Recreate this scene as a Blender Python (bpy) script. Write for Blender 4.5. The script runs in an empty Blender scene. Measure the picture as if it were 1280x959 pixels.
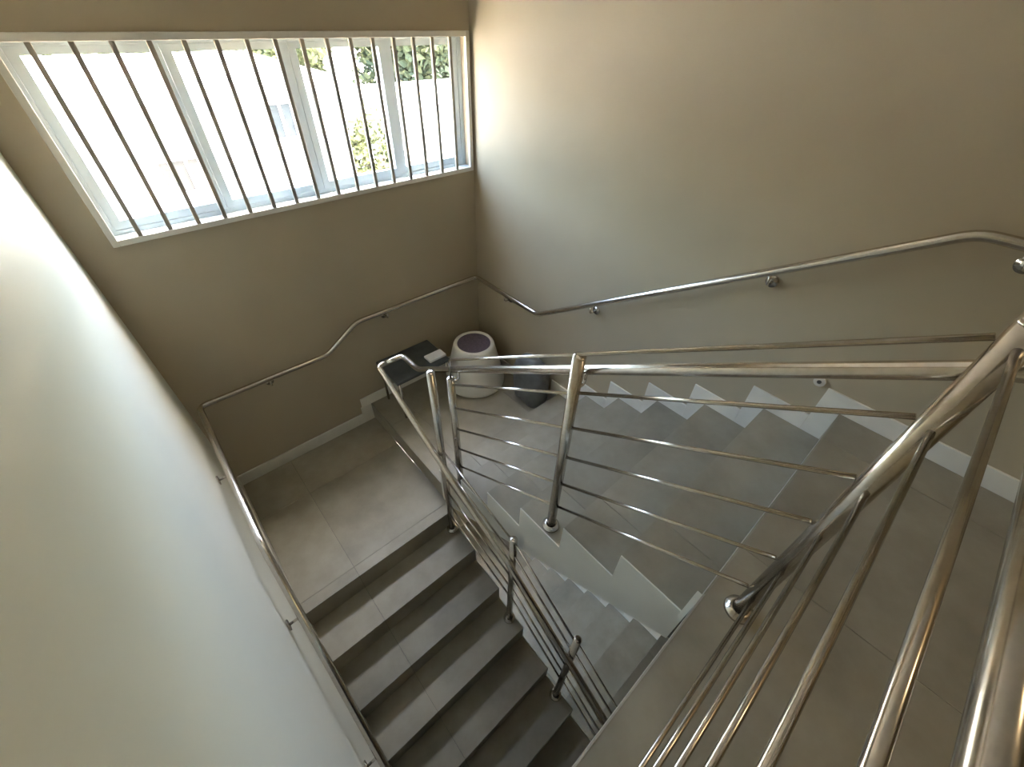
import bpy, bmesh, math, random
from mathutils import Vector, Matrix
random.seed(7)
SC = bpy.context.scene
COL = SC.collection

# ---------------------------------------------------------------- camera, world, sun, exposure
cam_d = bpy.data.cameras.new('camera')
cam = bpy.data.objects.new('camera', cam_d)
COL.objects.link(cam)
SC.camera = cam
cam_d.sensor_fit = 'HORIZONTAL'
cam_d.sensor_width = 36.0
cam_d.lens = 36.0 * 517.6 / 1280.0
cam_d.clip_start = 0.02
cam_d.clip_end = 500
# columns: image right, image up, backwards (solved from the vanishing points of the photograph)
cr = Vector((0.7503, -0.6607, 0.0249)).normalized()
cf = Vector((0.5015, 0.5443, -0.6725)).normalized()
cu = cr.cross(cf).normalized()
cr = cf.cross(cu).normalized()
M3 = Matrix((cr, cu, -cf)).transposed()
cam.matrix_world = Matrix.Translation((0, 0, 1.45)) @ M3.to_4x4()

W = bpy.data.worlds.new('sky')
SC.world = W
W.use_nodes = True
wn = W.node_tree
wn.nodes.clear()
wo = wn.nodes.new('ShaderNodeOutputWorld')
wb = wn.nodes.new('ShaderNodeBackground')
sk = wn.nodes.new('ShaderNodeTexSky')
sk.sky_type = 'NISHITA'
sk.sun_disc = False
sk.sun_elevation = math.radians(65)
sk.sun_rotation = math.radians(100)
sk.air_density = 1.0
sk.dust_density = 6.0
sk.ozone_density = 0.4
wb.inputs['Strength'].default_value = 0.6
wn.links.new(sk.outputs[0], wb.inputs[0])
wn.links.new(wb.outputs[0], wo.inputs[0])

sun_d = bpy.data.lights.new('sun', 'SUN')
sun_d.energy = 2.5
sun_d.angle = math.radians(0.6)
sun_d.color = (1.0, 0.95, 0.86)
sun = bpy.data.objects.new('sun', sun_d)
COL.objects.link(sun)
sun.location = (6, -1, 14)
sun.rotation_euler = Vector((-0.416, 0.073, -0.906)).to_track_quat('-Z', 'Y').to_euler()

# sky portals in the two window openings: they give no light of their own, they only tell Cycles where the sky comes in
for pz in (0.902, 0.902 - 17 * 0.1925):
    pd = bpy.data.lights.new('window_portal', 'AREA')
    pd.shape = 'RECTANGLE'
    pd.size, pd.size_y = 2.31, 0.81
    pd.cycles.is_portal = True
    po = bpy.data.objects.new('window_portal', pd)
    COL.objects.link(po)
    po.location = (1.003, 2.916 + 0.15, pz)
    po.rotation_euler = (-math.pi / 2, 0, 0)

SC.view_settings.view_transform = 'Standard'
SC.view_settings.look = 'None'
SC.view_settings.gamma = 1.0
SC.view_settings.use_curve_mapping = False
SC.view_settings.exposure = 3.95
SC.cycles.use_denoising = True
SC.cycles.max_bounces = 10
SC.cycles.diffuse_bounces = 6
SC.cycles.sample_clamp_indirect = 6.0

# ---------------------------------------------------------------- measures (metres)
XR, XL, YB = 2.19, -0.327, 2.916       # wall beside the upper flight, wall beside the lower flight, window wall
R_, G_ = 0.1925, 0.2944                # riser, going
Y0 = -0.033                            # edge of the upper floor
XI_R, XI_L = 0.882, 0.862              # inner edges of the two flights
Y1 = 1.595                             # first nosing of the lower flight
YREAR = -4.6
ZC = 2.55
YL6 = Y0 + 6 * G_                      # last nosing of the upper flight
Z_CORNER = -7 * R_
Z_LAND = -8 * R_
Z_BELOW = -17 * R_
T = 0.012                              # tile thickness

# ---------------------------------------------------------------- materials
def mat(name):
    m = bpy.data.materials.new(name)
    m.use_nodes = True
    nt = m.node_tree
    b = nt.nodes['Principled BSDF']
    return m, nt, b

def noise(nt, scale, detail=4, rough=0.55, vec=None):
    n = nt.nodes.new('ShaderNodeTexNoise')
    n.inputs['Scale'].default_value = scale
    n.inputs['Detail'].default_value = detail
    n.inputs['Roughness'].default_value = rough
    if vec is not None:
        nt.links.new(vec, n.inputs['Vector'])
    return n

def ramp(nt, fac, stops):
    r = nt.nodes.new('ShaderNodeValToRGB')
    el = r.color_ramp.elements
    while len(el) < len(stops):
        el.new(0.5)
    for e, (p, c) in zip(el, stops):
        e.position = p
        e.color = (*c, 1)
    nt.links.new(fac, r.inputs[0])
    return r

def geo(nt):
    return nt.nodes.new('ShaderNodeNewGeometry').outputs['Position']

def bump(nt, b, h, strength, dist=0.01):
    bp = nt.nodes.new('ShaderNodeBump')
    bp.inputs['Strength'].default_value = strength
    bp.inputs['Distance'].default_value = dist
    nt.links.new(h, bp.inputs['Height'])
    nt.links.new(bp.outputs[0], b.inputs['Normal'])

def paint(name, c1, c2, rough=0.6, scale=1.3, bs=0.12):
    m, nt, b = mat(name)
    p = geo(nt)
    n = noise(nt, scale, 3, 0.5, p)
    r = ramp(nt, n.outputs['Fac'], [(0.3, c1), (0.7, c2)])
    nt.links.new(r.outputs[0], b.inputs['Base Color'])
    b.inputs['Roughness'].default_value = rough
    n2 = noise(nt, 160, 2, 0.5, p)
    bump(nt, b, n2.outputs['Fac'], bs, 0.002)
    return m

def tile_mat(name, dark, light, rough=0.42, var=0.10):
    m, nt, b = mat(name)
    p = geo(nt)
    n = noise(nt, 3.2, 6, 0.62, p)
    r = ramp(nt, n.outputs['Fac'], [(0.32, dark), (0.68, light)])
    oi = nt.nodes.new('ShaderNodeObjectInfo')
    mr = nt.nodes.new('ShaderNodeMapRange')
    mr.inputs['To Min'].default_value = 1 - var
    mr.inputs['To Max'].default_value = 1 + var
    nt.links.new(oi.outputs['Random'], mr.inputs['Value'])
    hsv = nt.nodes.new('ShaderNodeHueSaturation')
    nt.links.new(mr.outputs[0], hsv.inputs['Value'])
    nt.links.new(r.outputs[0], hsv.inputs['Color'])
    nt.links.new(hsv.outputs[0], b.inputs['Base Color'])
    n2 = noise(nt, 24, 4, 0.6, p)
    rr = nt.nodes.new('ShaderNodeMapRange')
    rr.inputs['To Min'].default_value = rough - 0.08
    rr.inputs['To Max'].default_value = rough + 0.12
    nt.links.new(n2.outputs['Fac'], rr.inputs['Value'])
    nt.links.new(rr.outputs[0], b.inputs['Roughness'])
    bump(nt, b, n2.outputs['Fac'], 0.05, 0.002)
    return m

def plain(name, c, rough=0.5, metal=0.0, nscale=30, amt=0.12):
    m, nt, b = mat(name)
    n = noise(nt, nscale, 3, 0.5, geo(nt))
    lo = tuple(max(0, x * (1 - amt)) for x in c)
    hi = tuple(min(1, x * (1 + amt)) for x in c)
    r = ramp(nt, n.outputs['Fac'], [(0.3, lo), (0.7, hi)])
    nt.links.new(r.outputs[0], b.inputs['Base Color'])
    b.inputs['Roughness'].default_value = rough
    b.inputs['Metallic'].default_value = metal
    return m

MAT = {}
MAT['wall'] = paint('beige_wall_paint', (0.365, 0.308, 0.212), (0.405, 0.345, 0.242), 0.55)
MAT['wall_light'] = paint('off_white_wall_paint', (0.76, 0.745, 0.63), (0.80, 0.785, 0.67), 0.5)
MAT['ceil'] = paint('white_ceiling_paint', (0.72, 0.70, 0.64), (0.76, 0.74, 0.68), 0.7)
MAT['fascia'] = paint('white_stair_side_paint', (0.60, 0.59, 0.52), (0.66, 0.65, 0.58), 0.5, 3)
MAT['tile'] = tile_mat('grey_porcelain_tile', (0.212, 0.190, 0.142), (0.305, 0.278, 0.215))
MAT['nose'] = tile_mat('pale_tile_edge', (0.34, 0.32, 0.28), (0.42, 0.40, 0.35), 0.4, 0.04)
MAT['grout'] = plain('grey_grout', (0.11, 0.10, 0.085), 0.9)
MAT['skirt'] = plain('white_skirting_tile', (0.66, 0.64, 0.57), 0.35, 0, 8, 0.05)
MAT['concrete'] = plain('stair_concrete', (0.35, 0.33, 0.29), 0.9)
MAT['white'] = plain('white_painted_metal', (0.62, 0.59, 0.52), 0.35, 0, 12, 0.03)
MAT['barpaint'] = plain('dull_beige_bar_paint', (0.30, 0.265, 0.21), 0.45, 0, 12, 0.05)
MAT['alu'] = plain('white_window_frame', (0.45, 0.52, 0.56), 0.35, 0, 12, 0.03)

def steel():
    m, nt, b = mat('brushed_stainless_steel')
    n = noise(nt, 60, 3, 0.5, geo(nt))
    r = ramp(nt, n.outputs['Fac'], [(0.3, (0.56, 0.52, 0.46)), (0.7, (0.64, 0.60, 0.54))])
    nt.links.new(r.outputs[0], b.inputs['Base Color'])
    b.inputs['Metallic'].default_value = 1.0
    b.inputs['Roughness'].default_value = 0.20
    return m
MAT['steel'] = steel()

def glass():
    m, nt, b = mat('clear_window_glass')
    nt.nodes.remove(b)
    out = nt.nodes['Material Output']
    tr = nt.nodes.new('ShaderNodeBsdfTransparent')
    gl = nt.nodes.new('ShaderNodeBsdfGlossy')
    gl.inputs['Roughness'].default_value = 0.02
    fr = nt.nodes.new('ShaderNodeFresnel')
    fr.inputs['IOR'].default_value = 1.35
    n = noise(nt, 5, 3, 0.5, geo(nt))
    r = ramp(nt, n.outputs['Fac'], [(0.3, (0.93, 0.96, 0.95)), (0.7, (0.98, 0.99, 0.98))])
    nt.links.new(r.outputs[0], tr.inputs[0])
    mx = nt.nodes.new('ShaderNodeMixShader')
    # Fresnel only where light enters the pane: the unbent straight-through ray must not meet total reflection on the way out
    gm = nt.nodes.new('ShaderNodeNewGeometry')
    iv = nt.nodes.new('ShaderNodeMath'); iv.operation = 'SUBTRACT'; iv.inputs[0].default_value = 1.0
    nt.links.new(gm.outputs['Backfacing'], iv.inputs[1])
    mu = nt.nodes.new('ShaderNodeMath'); mu.operation = 'MULTIPLY'
    nt.links.new(fr.outputs[0], mu.inputs[0])
    nt.links.new(iv.outputs[0], mu.inputs[1])
    nt.links.new(mu.outputs[0], mx.inputs[0])
    nt.links.new(tr.outputs[0], mx.inputs[1])
    nt.links.new(gl.outputs[0], mx.inputs[2])
    nt.links.new(mx.outputs[0], out.inputs[0])
    return m
MAT['glass'] = glass()

# ---------------------------------------------------------------- mesh helpers
def obj(name, bm, m, parent=None, smooth=False):
    me = bpy.data.meshes.new(name)
    bmesh.ops.recalc_face_normals(bm, faces=bm.faces)
    bm.to_mesh(me)
    bm.free()
    if m is not None:
        for mm in (m if isinstance(m, (list, tuple)) else [m]):
            me.materials.append(mm)
    if smooth:
        for p in me.polygons:
            p.use_smooth = True
    o = bpy.data.objects.new(name, me)
    COL.objects.link(o)
    if parent is not None:
        o.parent = parent
        o.matrix_parent_inverse = Matrix.Translation(-parent.location)
    return o

def empty(name, loc):
    o = bpy.data.objects.new(name, None)
    COL.objects.link(o)
    o.location = loc
    o.empty_display_size = 0.1
    return o

def tag(o, label=None, cat=None, group=None, kind=None):
    if label: o['label'] = label
    if cat: o['category'] = cat
    if group: o['group'] = group
    if kind: o['kind'] = kind
    return o

def box(bm, x0, x1, y0, y1, z0, z1, bev=0.0):
    vs = [bm.verts.new((x, y, z)) for x in (x0, x1) for y in (y0, y1) for z in (z0, z1)]
    fs = [(0, 1, 3, 2), (4, 6, 7, 5), (0, 4, 5, 1), (2, 3, 7, 6), (0, 2, 6, 4), (1, 5, 7, 3)]
    faces = [bm.faces.new([vs[i] for i in f]) for f in fs]
    if bev:
        es = list({e for f in faces for e in f.edges})
        bmesh.ops.bevel(bm, geom=es, offset=bev, segments=1, affect='EDGES', profile=0.5)

def boxo(name, m, parent, x0, x1, y0, y1, z0, z1, bev=0.0):
    bm = bmesh.new()
    box(bm, x0, x1, y0, y1, z0, z1, bev)
    return obj(name, bm, m, parent)

def prism_x(bm, pts, x0, x1):
    """extrude a (y,z) outline along x"""
    a = [bm.verts.new((x0, y, z)) for y, z in pts]
    b = [bm.verts.new((x1, y, z)) for y, z in pts]
    n = len(pts)
    for i in range(n):
        bm.faces.new((a[i], a[(i + 1) % n], b[(i + 1) % n], b[i]))
    bm.faces.new(a)
    bm.faces.new(list(reversed(b)))

def tube(bm, pts, rad, seg=16, caps=True, bend=0.0, bseg=5):
    """round tube swept along a polyline, corners mitred or bent on a radius"""
    P = [Vector(p) for p in pts]
    if bend:
        Q = [P[0]]
        for i in range(1, len(P) - 1):
            d0 = (P[i - 1] - P[i]); d1 = (P[i + 1] - P[i])
            c = min(bend, d0.length * 0.45, d1.length * 0.45)
            a = P[i] + d0.normalized() * c
            e = P[i] + d1.normalized() * c
            for k in range(bseg + 1):
                t = k / bseg
                Q.append(a * (1 - t) ** 2 + P[i] * 2 * t * (1 - t) + e * t * t)
        Q.append(P[-1])
        P = Q
    t0 = (P[1] - P[0]).normalized()
    up = Vector((0, 0, 1)) if abs(t0.z) < 0.9 else Vector((1, 0, 0))
    u = t0.cross(up).normalized()
    rings = []
    prev = t0
    for i, p in enumerate(P):
        if i == 0: t = t0; s = 1
        elif i == len(P) - 1: t = (P[i] - P[i - 1]).normalized()
        else:
            ta = (P[i] - P[i - 1]).normalized(); tb = (P[i + 1] - P[i]).normalized()
            t = (ta + tb).normalized()
        q = prev.rotation_difference(t)
        u = q @ u
        prev = t
        v = t.cross(u).normalized()
        ring = []
        for k in range(seg):
            an = 2 * math.pi * k / seg
            off = u * math.cos(an) * rad + v * math.sin(an) * rad
            if 0 < i < len(P) - 1:
                # project along incoming direction on the mitre plane
                dn = ta.dot(t)
                off = off - ta * 0 if dn < 0.2 else off
            ring.append(bm.verts.new(p + off))
        rings.append(ring)
    for a, b in zip(rings, rings[1:]):
        for k in range(seg):
            bm.faces.new((a[k], a[(k + 1) % seg], b[(k + 1) % seg], b[k]))
    if caps:
        bm.faces.new(list(reversed(rings[0])))
        bm.faces.new(rings[-1])

def tubeo(name, m, parent, pts, rad, seg=16, bend=0.0):
    bm = bmesh.new()
    tube(bm, pts, rad, seg, True, bend)
    o = obj(name, bm, m, parent, True)
    return o

def lathe(bm, prof, c, seg=32, close=True):
    """prof: (radius, z) rows around a vertical axis at c"""
    rings = []
    for r, z in prof:
        if r < 1e-5:
            rings.append([bm.verts.new((c[0], c[1], c[2] + z))])
        else:
            rings.append([bm.verts.new((c[0] + r * math.cos(2 * math.pi * k / seg), c[1] + r * math.sin(2 * math.pi * k / seg), c[2] + z)) for k in range(seg)])
    for a, b in zip(rings, rings[1:]):
        for k in range(seg):
            k2 = (k + 1) % seg
            if len(a) == 1 and len(b) == 1: continue
            if len(a) == 1: bm.faces.new((a[0], b[k], b[k2]))
            elif len(b) == 1: bm.faces.new((a[k], a[k2], b[0]))
            else: bm.faces.new((a[k], a[k2], b[k2], b[k]))

# ---------------------------------------------------------------- the room shell
ZB = Z_BELOW - 2.2
YBK = YB + 0.16
WX0, WX1, WZ0, WZ1 = -0.159, 2.165, 0.492, 1.312
bm = bmesh.new()
box(bm, XL - 0.16, WX0, YB, YBK, ZB, ZC)
box(bm, WX1, XR + 0.16, YB, YBK, ZB, ZC)
box(bm, WX0, WX1, YB, YBK, ZB, WZ0 + Z_BELOW)
box(bm, WX0, WX1, YB, YBK, WZ1 + Z_BELOW, WZ0)
box(bm, WX0, WX1, YB, YBK, WZ1, ZC)
tag(obj('wall_back', bm, MAT['wall']), 'beige painted wall with the barred window', kind='structure')
tag(boxo('wall_right', MAT['wall'], None, XR, XR + 0.16, YREAR - 0.16, YB, ZB, ZC), 'plain beige wall beside the upper flight', kind='structure')
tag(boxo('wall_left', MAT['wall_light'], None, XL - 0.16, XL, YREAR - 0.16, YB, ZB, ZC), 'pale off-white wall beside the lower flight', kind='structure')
tag(boxo('wall_rear', MAT['wall'], None, XL, XR, YREAR - 0.16, YREAR, ZB, ZC), 'beige wall at the far end of the upper floor', kind='structure')
tag(boxo('ceiling', MAT['ceil'], None, XL - 0.16, XR + 0.16, YREAR - 0.16, YBK, ZC, ZC + 0.15), 'white painted ceiling', kind='structure')

# ---------------------------------------------------------------- floors and their tiles
GAP = 0.0022
def tiles(parent, x0, x1, y0, y1, z, xs, ys, name='tile', m=None):
    """tiles between the joint lines xs and ys, tops at z, inside a rectangle"""
    X = [x0] + [x for x in xs if x0 + 0.02 < x < x1 - 0.02] + [x1]
    Y = [y0] + [y for y in ys if y0 + 0.02 < y < y1 - 0.02] + [y1]
    for a, b in zip(X, X[1:]):
        for c, d in zip(Y, Y[1:]):
            ga = 0 if a == x0 else GAP / 2
            gb = 0 if b == x1 else GAP / 2
            gc = 0 if c == y0 else GAP / 2
            gd = 0 if d == y1 else GAP / 2
            dz = random.uniform(-0.0006, 0.0006)
            boxo(name, m or MAT['tile'], parent, a + ga, b - gb, c + gc, d - gd, z - T, z + dz, 0.0004)

JX = [0.18, 1.142, 1.942]
fl = boxo('floor', MAT['grout'], None, XL, XR, YREAR, Y0 - 0.012, -0.20, -T + 0.002)
tag(fl, 'upper floor of large grey porcelain tiles', kind='structure')
tiles(fl, XL, XR, YREAR, Y0 - 0.006, 0.0, JX, [Y0 - 0.80, Y0 - 1.6, Y0 - 2.4])
boxo('edge_trim', MAT['nose'], fl, XL, XI_R, Y0 - 0.006, Y0, -0.05, 0.001)
boxo('edge_face', MAT['fascia'], fl, XL, XI_R, Y0 - 0.012, Y0 - 0.004, -0.20, -0.05)

boxo('edge_strip', MAT['fascia'], fl, XI_R - 0.036, XI_R - 0.0065, Y0 + 0.0005, Y0 + 0.018, -0.20, -0.0005)
fb = boxo('floor_below', MAT['grout'], None, XL, XR, YREAR, Y1 - 8 * G_ - 0.012, Z_BELOW - 0.2, Z_BELOW - T + 0.002)
tag(fb, 'grey tiled floor of the storey below', kind='structure')
tiles(fb, XL, XR, YREAR, Y1 - 8 * G_, Z_BELOW, JX, [Y0 - 0.80, Y0 - 1.6])
box_bm = bmesh.new(); box(box_bm, XI_R, XR, Y1 - 8 * G_, Y0 - 0.012, Z_BELOW - 0.2, Z_BELOW - T + 0.002)
obj('floor_strip', box_bm, MAT['grout'], fb)
tiles(fb, XI_R, XR, Y1 - 8 * G_ + 0.002, Y0 - 0.006, Z_BELOW, JX, [])

# ---------------------------------------------------------------- flights of stairs
def flight(name, label, x0, x1, xj, ystart, sgn, ztop, n_tread, waist, side_x, first_riser=True):
    """n_tread treads below a nosing at (ystart, ztop); sgn +1 descends towards the window wall, -1 away from it"""
    root = empty(name, ((x0 + x1) / 2, ystart, ztop - (n_tread + 1) * R_))
    tag(root, label, 'stairs')
    # concrete body with the stepped outline and a sloping soffit
    pts = []
    yy = ystart; zz = ztop - T
    ys = []
    e = 0.010
    for k in range(n_tread):
        ztr = ztop - (k + 1) * R_ - T
        pts.append((ystart + sgn * (k * G_ - e), ztop - k * R_ - T - (0 if k else 0.0)))
        pts.append((ystart + sgn * (k * G_ - e), ztr))
    yend = ystart + sgn * (n_tread * G_ - e)
    pts.append((yend, ztop - n_tread * R_ - T))
    zb = ztop - (n_tread + 1) * R_ - T
    pts.append((yend, zb))
    slope = R_ / G_
    pts.append((yend, ztop - waist - slope * n_tread * G_))
    pts.append((ystart - sgn * e, ztop - waist))
    bm = bmesh.new()
    prism_x(bm, pts, x0 + (0.004 if side_x == x0 else 0), x1 - (0.004 if side_x == x1 else 0))
    obj('body', bm, MAT['grout'], root)
    # painted side: covers the ends of the tiles
    q = []
    for k in range(n_tread + 1):
        q.append((ystart + sgn * k * G_, ztop - k * R_ - 0.0005))
        q.append((ystart + sgn * k * G_, ztop - (k + 1) * R_ - 0.0005))
    q[-1] = (ystart + sgn * n_tread * G_, ztop - waist - slope * n_tread * G_)
    q.append((ystart, ztop - waist))
    bm = bmesh.new()
    if side_x == x0: prism_x(bm, q, x0 - 0.006, x0 - 0.0005)
    else: prism_x(bm, q, x1 + 0.0005, x1 + 0.004)
    obj('side_panel', bm, MAT['fascia'], root)
    for k in range(n_tread + 1):
        # riser under nosing k
        yn = ystart + sgn * k * G_
        zt = ztop - k * R_
        zb = ztop - (k + 1) * R_
        ya, yb = sorted((yn - sgn * 0.010, yn - sgn * 0.001))
        X = [x0, xj, x1]
        for a, b in zip(X, X[1:]):
            boxo('riser_tile', MAT['tile'], root, a + (GAP / 2 if a == xj else 0), b - (GAP / 2 if b == xj else 0), ya, yb, zb + 0.0005, zt - T - 0.0005)
        if k < n_tread:
            ye = ystart + sgn * (k + 1) * G_
            ya, yb = sorted((yn - sgn * 0.0005, ye))
            for a, b in zip(X, X[1:]):
                boxo('tread_tile', MAT['tile'], root, a + (GAP / 2 if a == xj else 0), b - (GAP / 2 if b == xj else 0), ya, yb, zb - T, zb + random.uniform(-0.0004, 0.0004), 0.0004)
    return root

flight('stair_flight', 'grey tiled flight of stairs with a white painted side, below the upper floor', XI_R, XR - 0.002, 1.142, Y0, 1, 0.0, 6, 0.45, XI_R)
flight('stair_flight', 'dim grey tiled flight of stairs running down beside the pale wall', XL + 0.002, XI_L, 0.072, Y1, -1, Z_LAND, 8, 0.45, XI_L)
flight('stair_flight', 'grey tiled flight of stairs seen far down beneath the white stair side', XI_R, XR - 0.002, 1.142, Y0, 1, Z_BELOW, 6, 0.45, XI_R)

def landing(label, x0, x1, y0, y1, z, xs, ys):
    root = empty('stair_landing', ((x0 + x1) / 2, (y0 + y1) / 2, z - 0.2))
    tag(root, label, 'landing')
    boxo('slab', MAT['grout'], root, x0, x1, y0 + 0.0105, y1, z - 0.2, z - T)
    tiles(root, x0, x1, y0, y1, z, xs, ys)
    return root
cl = landing('grey tiled corner landing where the white bin stands', XI_R + 0.010, XR, YL6 + 0.0, YB, Z_CORNER, [1.142, 1.942], [YL6 + 0.80])
# the two front edges of the corner landing
boxo('riser_tile', MAT['tile'], cl, XI_R + 0.0, XI_R + 0.010, YL6, YB, Z_LAND, Z_CORNER - T)
boxo('nosing_tile', MAT['tile'], cl, XI_R - 0.001, XI_R + 0.0095, YL6, YB, Z_CORNER - T, Z_CORNER)
ll = landing('brownish grey tiled landing below the window, one step lower than the bin', XL, XI_R, Y1 + 0.0005, YB, Z_LAND, [0.072], [Y1 + 0.085, Y1 + 0.885])

# the corner landing of the storey below
landing('dark tiled corner landing of the storey below', XI_R + 0.010, XR, YL6, YB, Z_BELOW + Z_CORNER, [1.142], [])

# ---------------------------------------------------------------- skirting
SK, ST = 0.10, 0.012
def skirt_root(name, label):
    o = empty(name, (0, 0, 0))
    tag(o, label, kind='structure')
    return o
br = skirt_root('baseboard_right', 'white tile skirting along the plain beige wall, stepped beside the stairs')
def sk(parent, x0, x1, y0, y1, z0, z1):
    boxo('skirting_piece', MAT['skirt'], parent, x0, x1, y0, y1, z0, z1, 0.001)
yj = Y0 + 0.10
while yj > YREAR:
    sk(br, XR - ST, XR, max(YREAR, yj - 0.8) + 0.001, yj, 0.0007, SK)
    yj -= 0.8
for base, zt in ((0, 0.0), (1, Z_BELOW)):
    for k in range(7):
        zb = zt - (k + 1) * R_
        yn = Y0 + k * G_
        top = zt - k * R_
        # upright by the riser
        sk(br, XR - ST, XR, yn + 0.0005, yn + SK, zb + 0.0007, top)
        # run above the tread
        ye = Y0 + (k + 1) * G_ + SK if k < 6 else YB - ST
        sk(br, XR - ST, XR, yn + SK + 0.001, ye, zb + 0.0007, zb + SK)
bb = skirt_root('baseboard_back', 'pale tile skirting under the barred window')
sk(bb, XI_R + 0.012 - SK, XR, YB - ST, YB, Z_CORNER + 0.0007, Z_CORNER + SK)
sk(bb, XI_R - 0.003 - SK, XI_R - 0.003, YB - ST, YB, Z_LAND + 0.0007, Z_CORNER)
sk(bb, XL + ST, XI_R - 0.004 - SK, YB - ST, YB, Z_LAND + 0.0007, Z_LAND + 0.115)
bl = skirt_root('baseboard_left', 'pale tile skirting along the off-white wall')
sk(bl, XL, XL + ST, Y1 - 0.09, YB, Z_LAND + 0.0007, Z_LAND + SK)
for k in range(8):
    zb = Z_LAND - (k + 1) * R_
    yn = Y1 - k * G_
    sk(bl, XL, XL + ST, yn - SK, yn - 0.0005, zb + 0.0007, zb + R_)
    sk(bl, XL, XL + ST, yn - G_ - SK, yn - SK - 0.001, zb + 0.0007, zb + SK)

# ---------------------------------------------------------------- window and grille
FY0, FY1 = YB + 0.075, YB + 0.125
def window(name, label, WZ0, WZ1):
    win = empty(name, ((WX0 + WX1) / 2, YB + 0.1, WZ0))
    tag(win, label, kind='structure')
    bm = bmesh.new()
    box(bm, WX0, WX0 + 0.03, FY0, FY1, WZ0, WZ1)
    box(bm, WX1 - 0.03, WX1, FY0, FY1, WZ0, WZ1)
    box(bm, WX0 + 0.03, WX1 - 0.03, FY0, FY1, WZ0, WZ0 + 0.03)
    box(bm, WX0 + 0.03, WX1 - 0.03, FY0, FY1, WZ1 - 0.03, WZ1)
    obj('window_frame', bm, MAT['alu'], win)
    edges = [WX0 + 0.03, 0.415, 1.005, 1.59, WX1 - 0.03]
    for i in range(4):
        a, b = edges[i], edges[i + 1]
        s = 0.042
        bm = bmesh.new()
        yo = 0.012 if i in (1, 2) else 0.0
        ya, yb = FY0 + 0.006 - yo * 0.5, FY1 - 0.012 - yo * 0.5
        a2 = a + 0.001; b2 = b - 0.001
        z0, z1 = WZ0 + 0.031, WZ1 - 0.031
        box(bm, a2, a2 + s, ya, yb, z0, z1)
        box(bm, b2 - s, b2, ya, yb, z0, z1)
        box(bm, a2 + s, b2 - s, ya, yb, z0, z0 + s)
        box(bm, a2 + s, b2 - s, ya, yb, z1 - s * 0.7, z1)
        sash = obj('sash', bm, MAT['alu'], win)
        boxo('pane', MAT['glass'], sash, a2 + s - 0.003, b2 - s + 0.003, (ya + yb) / 2 - 0.002, (ya + yb) / 2 + 0.002, z0 + s - 0.003, z1 - s * 0.7 + 0.003)
    boxo('window_sill', MAT['alu'], win, WX0 + 0.001, WX1 - 0.001, YB + 0.004, FY0, WZ0, WZ0 + 0.008)
window('window_1', 'wide white framed window of four panes behind the grille', WZ0, WZ1)
window('window_2', 'wide white framed window of the storey below', WZ0 + Z_BELOW, WZ1 + Z_BELOW)

gr = empty('window_grille', ((WX0 + WX1) / 2, YB, WZ0))
tag(gr, 'white framed security grille of dull beige upright bars across the window', 'grille')
bm = bmesh.new()
gx0, gx1, gz0, gz1 = WX0 - 0.012, WX1 + 0.008, WZ0 - 0.018, WZ1 + 0.016
f = 0.030
GY0, GY1 = YB - 0.022, YB - 0.0005
box(bm, gx0, gx0 + f, GY0, GY1, gz0, gz1, 0.002)
box(bm, gx1 - f, gx1, GY0, GY1, gz0, gz1, 0.002)
box(bm, gx0 + f, gx1 - f, GY0, GY1, gz0, gz0 + f, 0.002)
box(bm, gx0 + f, gx1 - f, GY0, GY1, gz1 - f, gz1, 0.002)
obj('grille_frame', bm, MAT['white'], gr)
for i in range(16):
    x = -0.038 + i * 0.1371
    boxo('bar', MAT['barpaint'], gr, x - 0.0105, x + 0.0105, GY0 + 0.002, GY1, gz0 + f, gz1 - f, 0.0015)

# ---------------------------------------------------------------- handrails and guards
ST_ = MAT['steel']
RH = 0.0195      # handrail radius
def bracket(parent, wall_pt, rail_pt):
    w = Vector(wall_pt); r = Vector(rail_pt)
    bm = bmesh.new()
    n = Vector((r.x - w.x, r.y - w.y, 0)).normalized()
    tube(bm, [w + n * 0.0005, w + n * 0.008], 0.030, 20)
    mid = Vector((r.x, r.y, w.z))
    tube(bm, [w + n * 0.006, mid, r - Vector((0, 0, RH * 0.8))], 0.007, 10, True, 0.025)
    obj('bracket', bm, ST_, parent, True)

OFF = 0.075
HR = 0.925
rail_z_up = 0.921
rail_z_c = Z_CORNER + 0.928
rail_z_l = Z_LAND + 0.935
sl = R_ / G_
wr = empty('wall_handrail', (XR - OFF, YB - OFF, Z_CORNER))
tag(wr, 'stainless steel handrail fixed around the walls on small brackets', 'handrail')
yk = Y0 + 0.012
rp = [(XR - OFF, -1.6, rail_z_up), (XR - OFF, yk, rail_z_up), (XR - OFF, 2.012, rail_z_c),
      (XR - OFF, YB - OFF, rail_z_c), (0.923, YB - OFF, rail_z_c), (0.641, YB - OFF, rail_z_l),
      (XL + OFF, YB - OFF, rail_z_l), (XL + OFF, 1.56, rail_z_l), (XL + OFF, 1.56 - 2.6, rail_z_l - 2.6 * sl)]
tubeo('rail', ST_, wr, rp, RH, 18, 0.05)
def rz(y): return rail_z_up + (rail_z_c - rail_z_up) * (y - yk) / (2.012 - yk)
for y, z in ((-0.18, rail_z_up), (-1.0, rail_z_up), (0.52, rz(0.52)), (1.5, rz(1.5)), (2.43, rail_z_c)):
    bracket(wr, (XR, y, z - 0.075), (XR - OFF, y, z))
for x, z in ((1.19, rail_z_c), (0.2, rail_z_l)):
    bracket(wr, (x, YB, z - 0.075), (x, YB - OFF, z))
for y in (2.2, 1.25, 0.6):
    z = rail_z_l if y > 1.56 else rail_z_l - (1.56 - y) * sl
    bracket(wr, (XL, y, z - 0.075), (XL + OFF, y, z))

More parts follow.
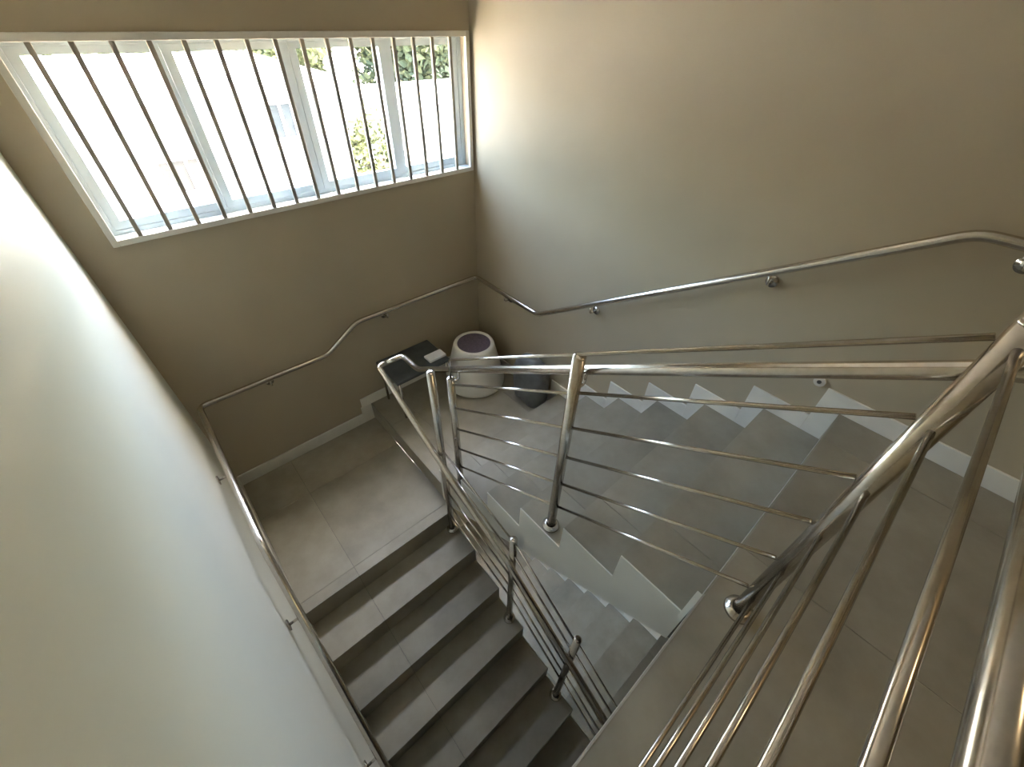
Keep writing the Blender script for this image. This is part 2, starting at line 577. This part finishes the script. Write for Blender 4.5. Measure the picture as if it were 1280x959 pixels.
BZ = [0.130, 0.323, 0.521, 0.710, 0.903, 1.087]     # bar heights above the nosing line
RB, RP = 0.0066, 0.0235
def post(parent, x, y, z0, z1):
    o = tubeo('post', ST_, parent, [(x, y, z0 + 0.001), (x, y, z1)], RP, 20)
    bm = bmesh.new()
    lathe(bm, [(0.0255, 0.022), (0.030, 0.022), (0.034, 0.016), (0.044, 0.010), (0.046, 0.0012), (0.0, 0.0012)], (x, y, z0), 28)
    obj('flange', bm, ST_, o, True)
    bm = bmesh.new()
    lathe(bm, [(0.0, 0.006), (0.014, 0.005), (0.0235, 0.001), (0.0248, -0.006)], (x, y, z1), 20)
    obj('cap', bm, ST_, o, True)
    return o

# guard of the upper floor edge
gu = empty('guard_railing', (0.3, -0.14, 0.0))
tag(gu, 'stainless steel guard with six horizontal bars along the upper floor edge', 'railing')
PX, PY = 0.922, -0.135
for k, z in enumerate(BZ):
    tubeo('bar', ST_, gu, [(XL + 0.03, PY - 0.003, z), (PX - RP + 0.004, PY - 0.003, z)], RB, 14)
post(gu, XL + 0.06, PY, 0.0, 1.12)
HX, HZ = 0.99, 0.985
hy = PY - 0.100
tubeo('handrail', ST_, gu, [(XL + 0.02, hy, 1.0), (HX + 0.25, hy, 1.0)], RH, 20)
def arm(parent, a, b):
    bm = bmesh.new()
    A = Vector(a); B = Vector(b)
    tube(bm, [A, Vector((B.x, B.y, A.z)), B], 0.007, 10, True, 0.02)
    obj('bracket', bm, ST_, parent, True)
arm(gu, (XL + 0.06, PY - RP + 0.004, 0.92), (XL + 0.06, hy, 0.985))

# guard of the upper flight
g2 = empty('guard_railing', (PX, 0.6, -0.5))
tag(g2, 'stainless steel guard with six sloping bars along the upper flight', 'railing')
GX = 0.932
post(g2, PX, PY, 0.0, 1.13)
p2y, p3y = 0.672, 1.530
yA = -0.110
def gz(k, y): return (BZ[k] - 0.003) - sl * (y - yA)
post(g2, GX, p2y, -3 * R_, gz(5, p2y) - RB)
post(g2, GX, p3y, -6 * R_, gz(4, p3y) + 0.05)
for k in range(5):
    tubeo('bar', ST_, g2, [(GX, yA, gz(k, yA)), (GX, p2y - RP + 0.004, gz(k, p2y - RP))], RB, 14)
    tubeo('bar', ST_, g2, [(GX, p2y + RP - 0.004, gz(k, p2y + RP)), (GX, p3y - RP + 0.004, gz(k, p3y - RP))], RB, 14)
tubeo('bar', ST_, g2, [(GX, yA, gz(5, yA)), (GX, p3y, gz(5, p3y)), (GX, p3y, gz(4, p3y) + 0.05)], RB, 14, 0.03)
zc = Z_CORNER + 0.925
yq = yA + (HZ - zc) / sl
yT = 2.245
hp = [(HX, -0.45, HZ + 0.05), (HX, yA - 0.08, HZ + 0.05), (HX, yq, zc), (HX, yT, zc), (0.86, yT, zc)]
tubeo('handrail', ST_, g2, hp, RH, 20, 0.045)
for y in (p2y, p3y):
    zz = HZ - sl * (y - yA)
    arm(g2, (GX + RP - 0.004, y, zz - 0.07), (HX, y, zz - RH * 0.7))
arm(g2, (PX + RP - 0.004, PY, HZ - 0.07), (HX, PY, HZ - RH * 0.7))

# guard of the lower flight
g3 = empty('guard_railing', (0.82, 0.8, Z_LAND - 3 * R_))
tag(g3, 'dark stainless steel guard on posts along the dim lower flight', 'railing')
QX = 0.827
lp = [(1.562, -9 * R_, -0.04), (0.838, -11 * R_, -0.850), (0.279, -13 * R_, -1.18), (-0.29, -15 * R_, -1.55)]
for y, z0, z1 in lp:
    post(g3, QX, y, z0, z1)
tops = [-0.845 + sl * (y - 0.838) * 0.98 - 0.03 for y, _, _ in lp]
tops[0] = -0.70
LX = 0.778
tubeo('handrail', ST_, g3, [(0.861, yT, zc), (0.797, yT, zc), (LX, 1.32, -0.845), (LX, 0.84, -1.055), (LX, 0.84 - 1.6, -1.055 - 1.6 * sl)], RH, 20, 0.045)
for y, zz in ((0.838, -1.055), (0.279, -1.055 - 0.559 * sl)):
    arm(g3, (QX - RP + 0.004, y, zz - 0.07), (LX, y, zz - RH * 0.7))
for k in range(6):
    dz = -0.165 * (5 - k)
    for (ya, _, _), (yb, _, _), za, zb in zip(lp, lp[1:], tops, tops[1:]):
        tubeo('bar', ST_, g3, [(QX, ya - RP + 0.004, za + dz), (QX, yb + RP - 0.004, zb + dz)], RB, 12)

# ---------------------------------------------------------------- things on the corner landing
MAT['bin'] = plain('white_plastic', (0.74, 0.72, 0.66), 0.35, 0, 10, 0.03)
MAT['purple'] = plain('dark_purple_plastic', (0.11, 0.085, 0.115), 0.6, 0, 60, 0.25)
MAT['bag'] = plain('dark_blue_grey_plastic', (0.055, 0.062, 0.066), 0.32, 0, 9, 0.3)
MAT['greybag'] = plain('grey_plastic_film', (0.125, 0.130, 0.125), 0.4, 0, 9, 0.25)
MAT['paper'] = plain('white_card', (0.80, 0.81, 0.84), 0.5, 0, 20, 0.03)
BC = (1.845, 2.55, Z_CORNER)
bn = empty('waste_bin', BC)
tag(bn, 'round white plastic bin with a dark purple top in the corner', 'bin')
bm = bmesh.new()
lathe(bm, [(0.0, 0.001), (0.275, 0.001), (0.288, 0.010), (0.290, 0.04), (0.205, 0.40), (0.196, 0.440), (0.186, 0.462), (0.174, 0.467), (0.160, 0.463), (0.155, 0.452)], BC, 48)
obj('body', bm, MAT['bin'], bn, True)
bm = bmesh.new()
lathe(bm, [(0.1555, 0.456), (0.14, 0.453), (0.0, 0.449)], BC, 48)
obj('lid', bm, MAT['purple'], bn, True)

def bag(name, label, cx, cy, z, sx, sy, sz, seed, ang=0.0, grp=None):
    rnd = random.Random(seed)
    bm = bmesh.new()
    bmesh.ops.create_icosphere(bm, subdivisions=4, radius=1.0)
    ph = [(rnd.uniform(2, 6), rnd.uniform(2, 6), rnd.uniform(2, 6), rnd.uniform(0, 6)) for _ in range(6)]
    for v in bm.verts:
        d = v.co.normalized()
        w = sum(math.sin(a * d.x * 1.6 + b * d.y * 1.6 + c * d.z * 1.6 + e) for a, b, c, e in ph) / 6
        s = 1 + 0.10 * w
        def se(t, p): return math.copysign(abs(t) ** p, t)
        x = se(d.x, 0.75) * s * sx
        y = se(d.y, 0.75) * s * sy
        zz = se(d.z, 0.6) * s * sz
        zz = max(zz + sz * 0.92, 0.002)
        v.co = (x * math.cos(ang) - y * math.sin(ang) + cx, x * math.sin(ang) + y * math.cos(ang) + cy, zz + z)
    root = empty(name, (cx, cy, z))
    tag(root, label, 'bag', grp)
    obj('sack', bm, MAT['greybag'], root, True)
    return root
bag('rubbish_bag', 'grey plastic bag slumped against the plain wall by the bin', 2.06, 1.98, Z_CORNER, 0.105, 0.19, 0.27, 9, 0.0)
tb = empty('low_table', (1.27, 2.69, Z_CORNER))
tag(tb, 'low table with a dark glossy top under the window beside the bin', 'table')
TZ = Z_CORNER + 0.45
boxo('table_top', MAT['bag'], tb, 1.01, 1.545, 2.505, 2.885, TZ - 0.03, TZ, 0.006)
for tx in (1.04, 1.515):
    for ty in (2.535, 2.855):
        tubeo('leg', ST_, tb, [(tx, ty, Z_CORNER + 0.001), (tx, ty, TZ - 0.03)], 0.011, 12)
cb = bmesh.new(); box(cb, 1.37, 1.54, 2.56, 2.66, TZ + 0.0005, TZ + 0.022, 0.002)
o = obj('carton', cb, MAT['paper'])
tag(o, 'flat white carton lying on the dark low table', 'carton')

# cable outlet above the skirting
oe = empty('wall_outlet', (XR, 0.115, 0.11))
tag(oe, 'small white round cable outlet just above the stair skirting', 'outlet')
bm = bmesh.new()
tube(bm, [(XR - 0.0005, 0.115, 0.112), (XR - 0.012, 0.115, 0.112)], 0.026, 20)
obj('plate', bm, MAT['white'], oe)
MAT['hole'] = plain('dark_rubber', (0.03, 0.028, 0.025), 0.7)
bm = bmesh.new()
tube(bm, [(XR - 0.010, 0.115, 0.112), (XR - 0.016, 0.115, 0.112)], 0.010, 14)
obj('socket', bm, MAT['hole'], oe)

# ---------------------------------------------------------------- added warm fill lamp, out of view, brightens the wall beside the upper flight
lamp = empty('fill_lamp', (1.72, -1.8, ZC))
tag(lamp, 'unseen round fill lamp added over the upper floor', 'lamp')
m, nt, b = mat('fill_lamp_glow')
b.inputs['Emission Color'].default_value = (1.0, 0.74, 0.42, 1)
b.inputs['Emission Strength'].default_value = 1.8
n = noise(nt, 10, 2, 0.5, geo(nt))
r = ramp(nt, n.outputs['Fac'], [(0.3, (0.8, 0.78, 0.72)), (0.7, (0.85, 0.83, 0.78))])
nt.links.new(r.outputs[0], b.inputs['Base Color'])
MAT['opal'] = m
bm = bmesh.new()
lathe(bm, [(0.0, -0.09), (0.08, -0.085), (0.14, -0.06), (0.165, -0.02), (0.165, -0.012)], (1.72, -1.8, ZC), 32)
obj('diffuser', bm, MAT['opal'], lamp, True)
bm = bmesh.new()
lathe(bm, [(0.175, -0.014), (0.178, -0.0005), (0.0, -0.0005)], (1.72, -1.8, ZC), 32)
obj('base_plate', bm, MAT['white'], lamp, True)

# ---------------------------------------------------------------- outside: ground, houses and trees below the window
MAT['yard'] = plain('pale_concrete_yard', (0.50, 0.46, 0.40), 0.9, 0, 0.4, 0.1)
MAT['house'] = plain('white_render', (0.62, 0.59, 0.54), 0.8, 0, 1.5, 0.04)
MAT['house2'] = plain('pale_grey_render', (0.55, 0.53, 0.50), 0.8, 0, 1.5, 0.05)
MAT['roof'] = plain('light_roof_sheet', (0.66, 0.62, 0.58), 0.7, 0, 3, 0.08)
MAT['dark_glass'] = plain('window_glass_dark', (0.05, 0.055, 0.055), 0.2, 0, 5, 0.2)
MAT['tan'] = plain('tan_brick', (0.034, 0.030, 0.024), 0.8, 0, 8, 0.2)
MAT['leaf'] = plain('yellow_green_leaves', (0.082, 0.092, 0.036), 0.8, 0, 6, 0.4)
MAT['leaf2'] = plain('green_leaves', (0.058, 0.070, 0.030), 0.8, 0, 6, 0.4)
MAT['bark'] = plain('bark', (0.10, 0.08, 0.06), 0.9, 0, 10, 0.3)
ZG = -7.5
g = boxo('ground', MAT['yard'], None, -80, 120, YBK + 0.01, 160, ZG - 0.3, ZG)
tag(g, 'pale sunlit ground outside the window', kind='structure')

def house(label, x0, x1, y0, y1, z1, wall, wins, group=None):
    root = empty('house', ((x0 + x1) / 2, (y0 + y1) / 2, ZG))
    tag(root, label, 'house', group)
    boxo('walls', wall, root, x0, x1, y0, y1, ZG, z1)
    boxo('roof', MAT['roof'], root, x0 - 0.25, x1 + 0.25, y0 - 0.25, y1 + 0.25, z1, z1 + 0.18)
    for wx0, wx1, wz0, wz1, mm in wins:
        fr = bmesh.new()
        t = 0.07
        box(fr, wx0 - t, wx0, y0 - 0.05, y0 - 0.001, wz0 - t, wz1 + t)
        box(fr, wx1, wx1 + t, y0 - 0.05, y0 - 0.001, wz0 - t, wz1 + t)
        box(fr, wx0, wx1, y0 - 0.05, y0 - 0.001, wz0 - t, wz0)
        box(fr, wx0, wx1, y0 - 0.05, y0 - 0.001, wz1, wz1 + t)
        box(fr, (wx0 + wx1) / 2 - 0.03, (wx0 + wx1) / 2 + 0.03, y0 - 0.045, y0 - 0.001, wz0, wz1)
        w = obj('window', fr, MAT['house'], root)
        boxo('window_pane', mm, w, wx0, wx1, y0 - 0.02, y0 - 0.001, wz0, wz1)
    return root
house('white house with a small grey window close to the stairwell', -9, 5.0, 12.0, 20, -0.1, MAT['house'],
      [(3.25, 3.72, -0.98, -0.32, MAT['dark_glass']), (0.75, 1.75, -1.75, -1.15, MAT['tan']), (-2.6, -1.6, -1.75, -1.15, MAT['tan'])])
house('pale grey house standing beyond the trees', 11.0, 30, 22, 30, -2.6, MAT['house2'],
      [(12.5, 13.6, -4.6, -3.4, MAT['dark_glass']), (17, 18.1, -4.6, -3.4, MAT['dark_glass'])])

def tree(name, label, x, y, h, rx, rz, leaf, seed, n=900, group=None):
    rnd = random.Random(seed)
    root = empty(name, (x, y, ZG))
    tag(root, label, 'tree', group)
    zc_ = ZG + h - rz
    bm = bmesh.new()
    tube(bm, [(x, y, ZG), (x + 0.1, y, ZG + (h - rz) * 0.6), (x - 0.05, y + 0.1, zc_ + rz * 0.3)], 0.14, 8)
    for _ in range(5):
        an = rnd.uniform(0, 6.28)
        tube(bm, [(x, y, zc_ - rz * 0.5), (x + math.cos(an) * rx * 0.6, y + math.sin(an) * rx * 0.6, zc_ + rnd.uniform(-.2, .5) * rz)], 0.05, 6)
    obj('trunk', bm, MAT['bark'], root, True)
    bm = bmesh.new()
    for _ in range(n * 2):
        d = Vector((rnd.gauss(0, 1), rnd.gauss(0, 1), rnd.gauss(0, 1))).normalized() * (rnd.uniform(0.45, 1) ** 0.6)
        lump = 1 + 0.22 * math.sin(5 * d.x + seed) * math.cos(4 * d.y + seed) + 0.15 * math.sin(7 * d.z)
        c = Vector((x + d.x * rx * lump, y + d.y * rx * lump, zc_ + d.z * rz * lump))
        s = rnd.uniform(0.09, 0.17) * (0.55 + 0.45 * rx)
        a = Vector((rnd.gauss(0, 1), rnd.gauss(0, 1), rnd.gauss(0, 0.6))).normalized() * s
        b_ = a.cross(Vector((rnd.gauss(0, 1), rnd.gauss(0, 1), rnd.gauss(0, 1)))).normalized() * s * 0.6
        vs = [bm.verts.new(c + a), bm.verts.new(c + b_), bm.verts.new(c - a), bm.verts.new(c - b_)]
        bm.faces.new(vs)
    fo = obj('foliage', bm, leaf, root)
    fo['kind'] = 'stuff'
    return root
TG = 'trees beyond the barred window'
tree('leafy_tree', 'yellow-green tree beside the white house', 6.7, 14.6, 6.5, 0.95, 1.8, MAT['leaf'], 2, 1300)
tree('leafy_tree', 'low yellow-green tree at the foot of the white house corner', 6.0, 10.6, 5.2, 0.75, 0.9, MAT['leaf'], 5, 900)
tree('leafy_tree', 'broad green tree standing tallest behind the pale grey house', 22.5, 37, 11.5, 5.0, 4.6, MAT['leaf2'], 8, 3600)
tree('leafy_tree', 'green tree beside the tallest tree behind the pale grey house', 35.0, 39, 10.5, 5.0, 4.2, MAT['leaf2'], 11, 3600)
tree('leafy_tree', 'yellow-green tree rising behind the roof of the white house', 1.8, 27, 9.4, 3.0, 2.6, MAT['leaf'], 14, 2200)
tree('leafy_tree', 'far green tree between the two houses', 12.5, 40, 9.6, 4.0, 3.4, MAT['leaf'], 17, 2600)
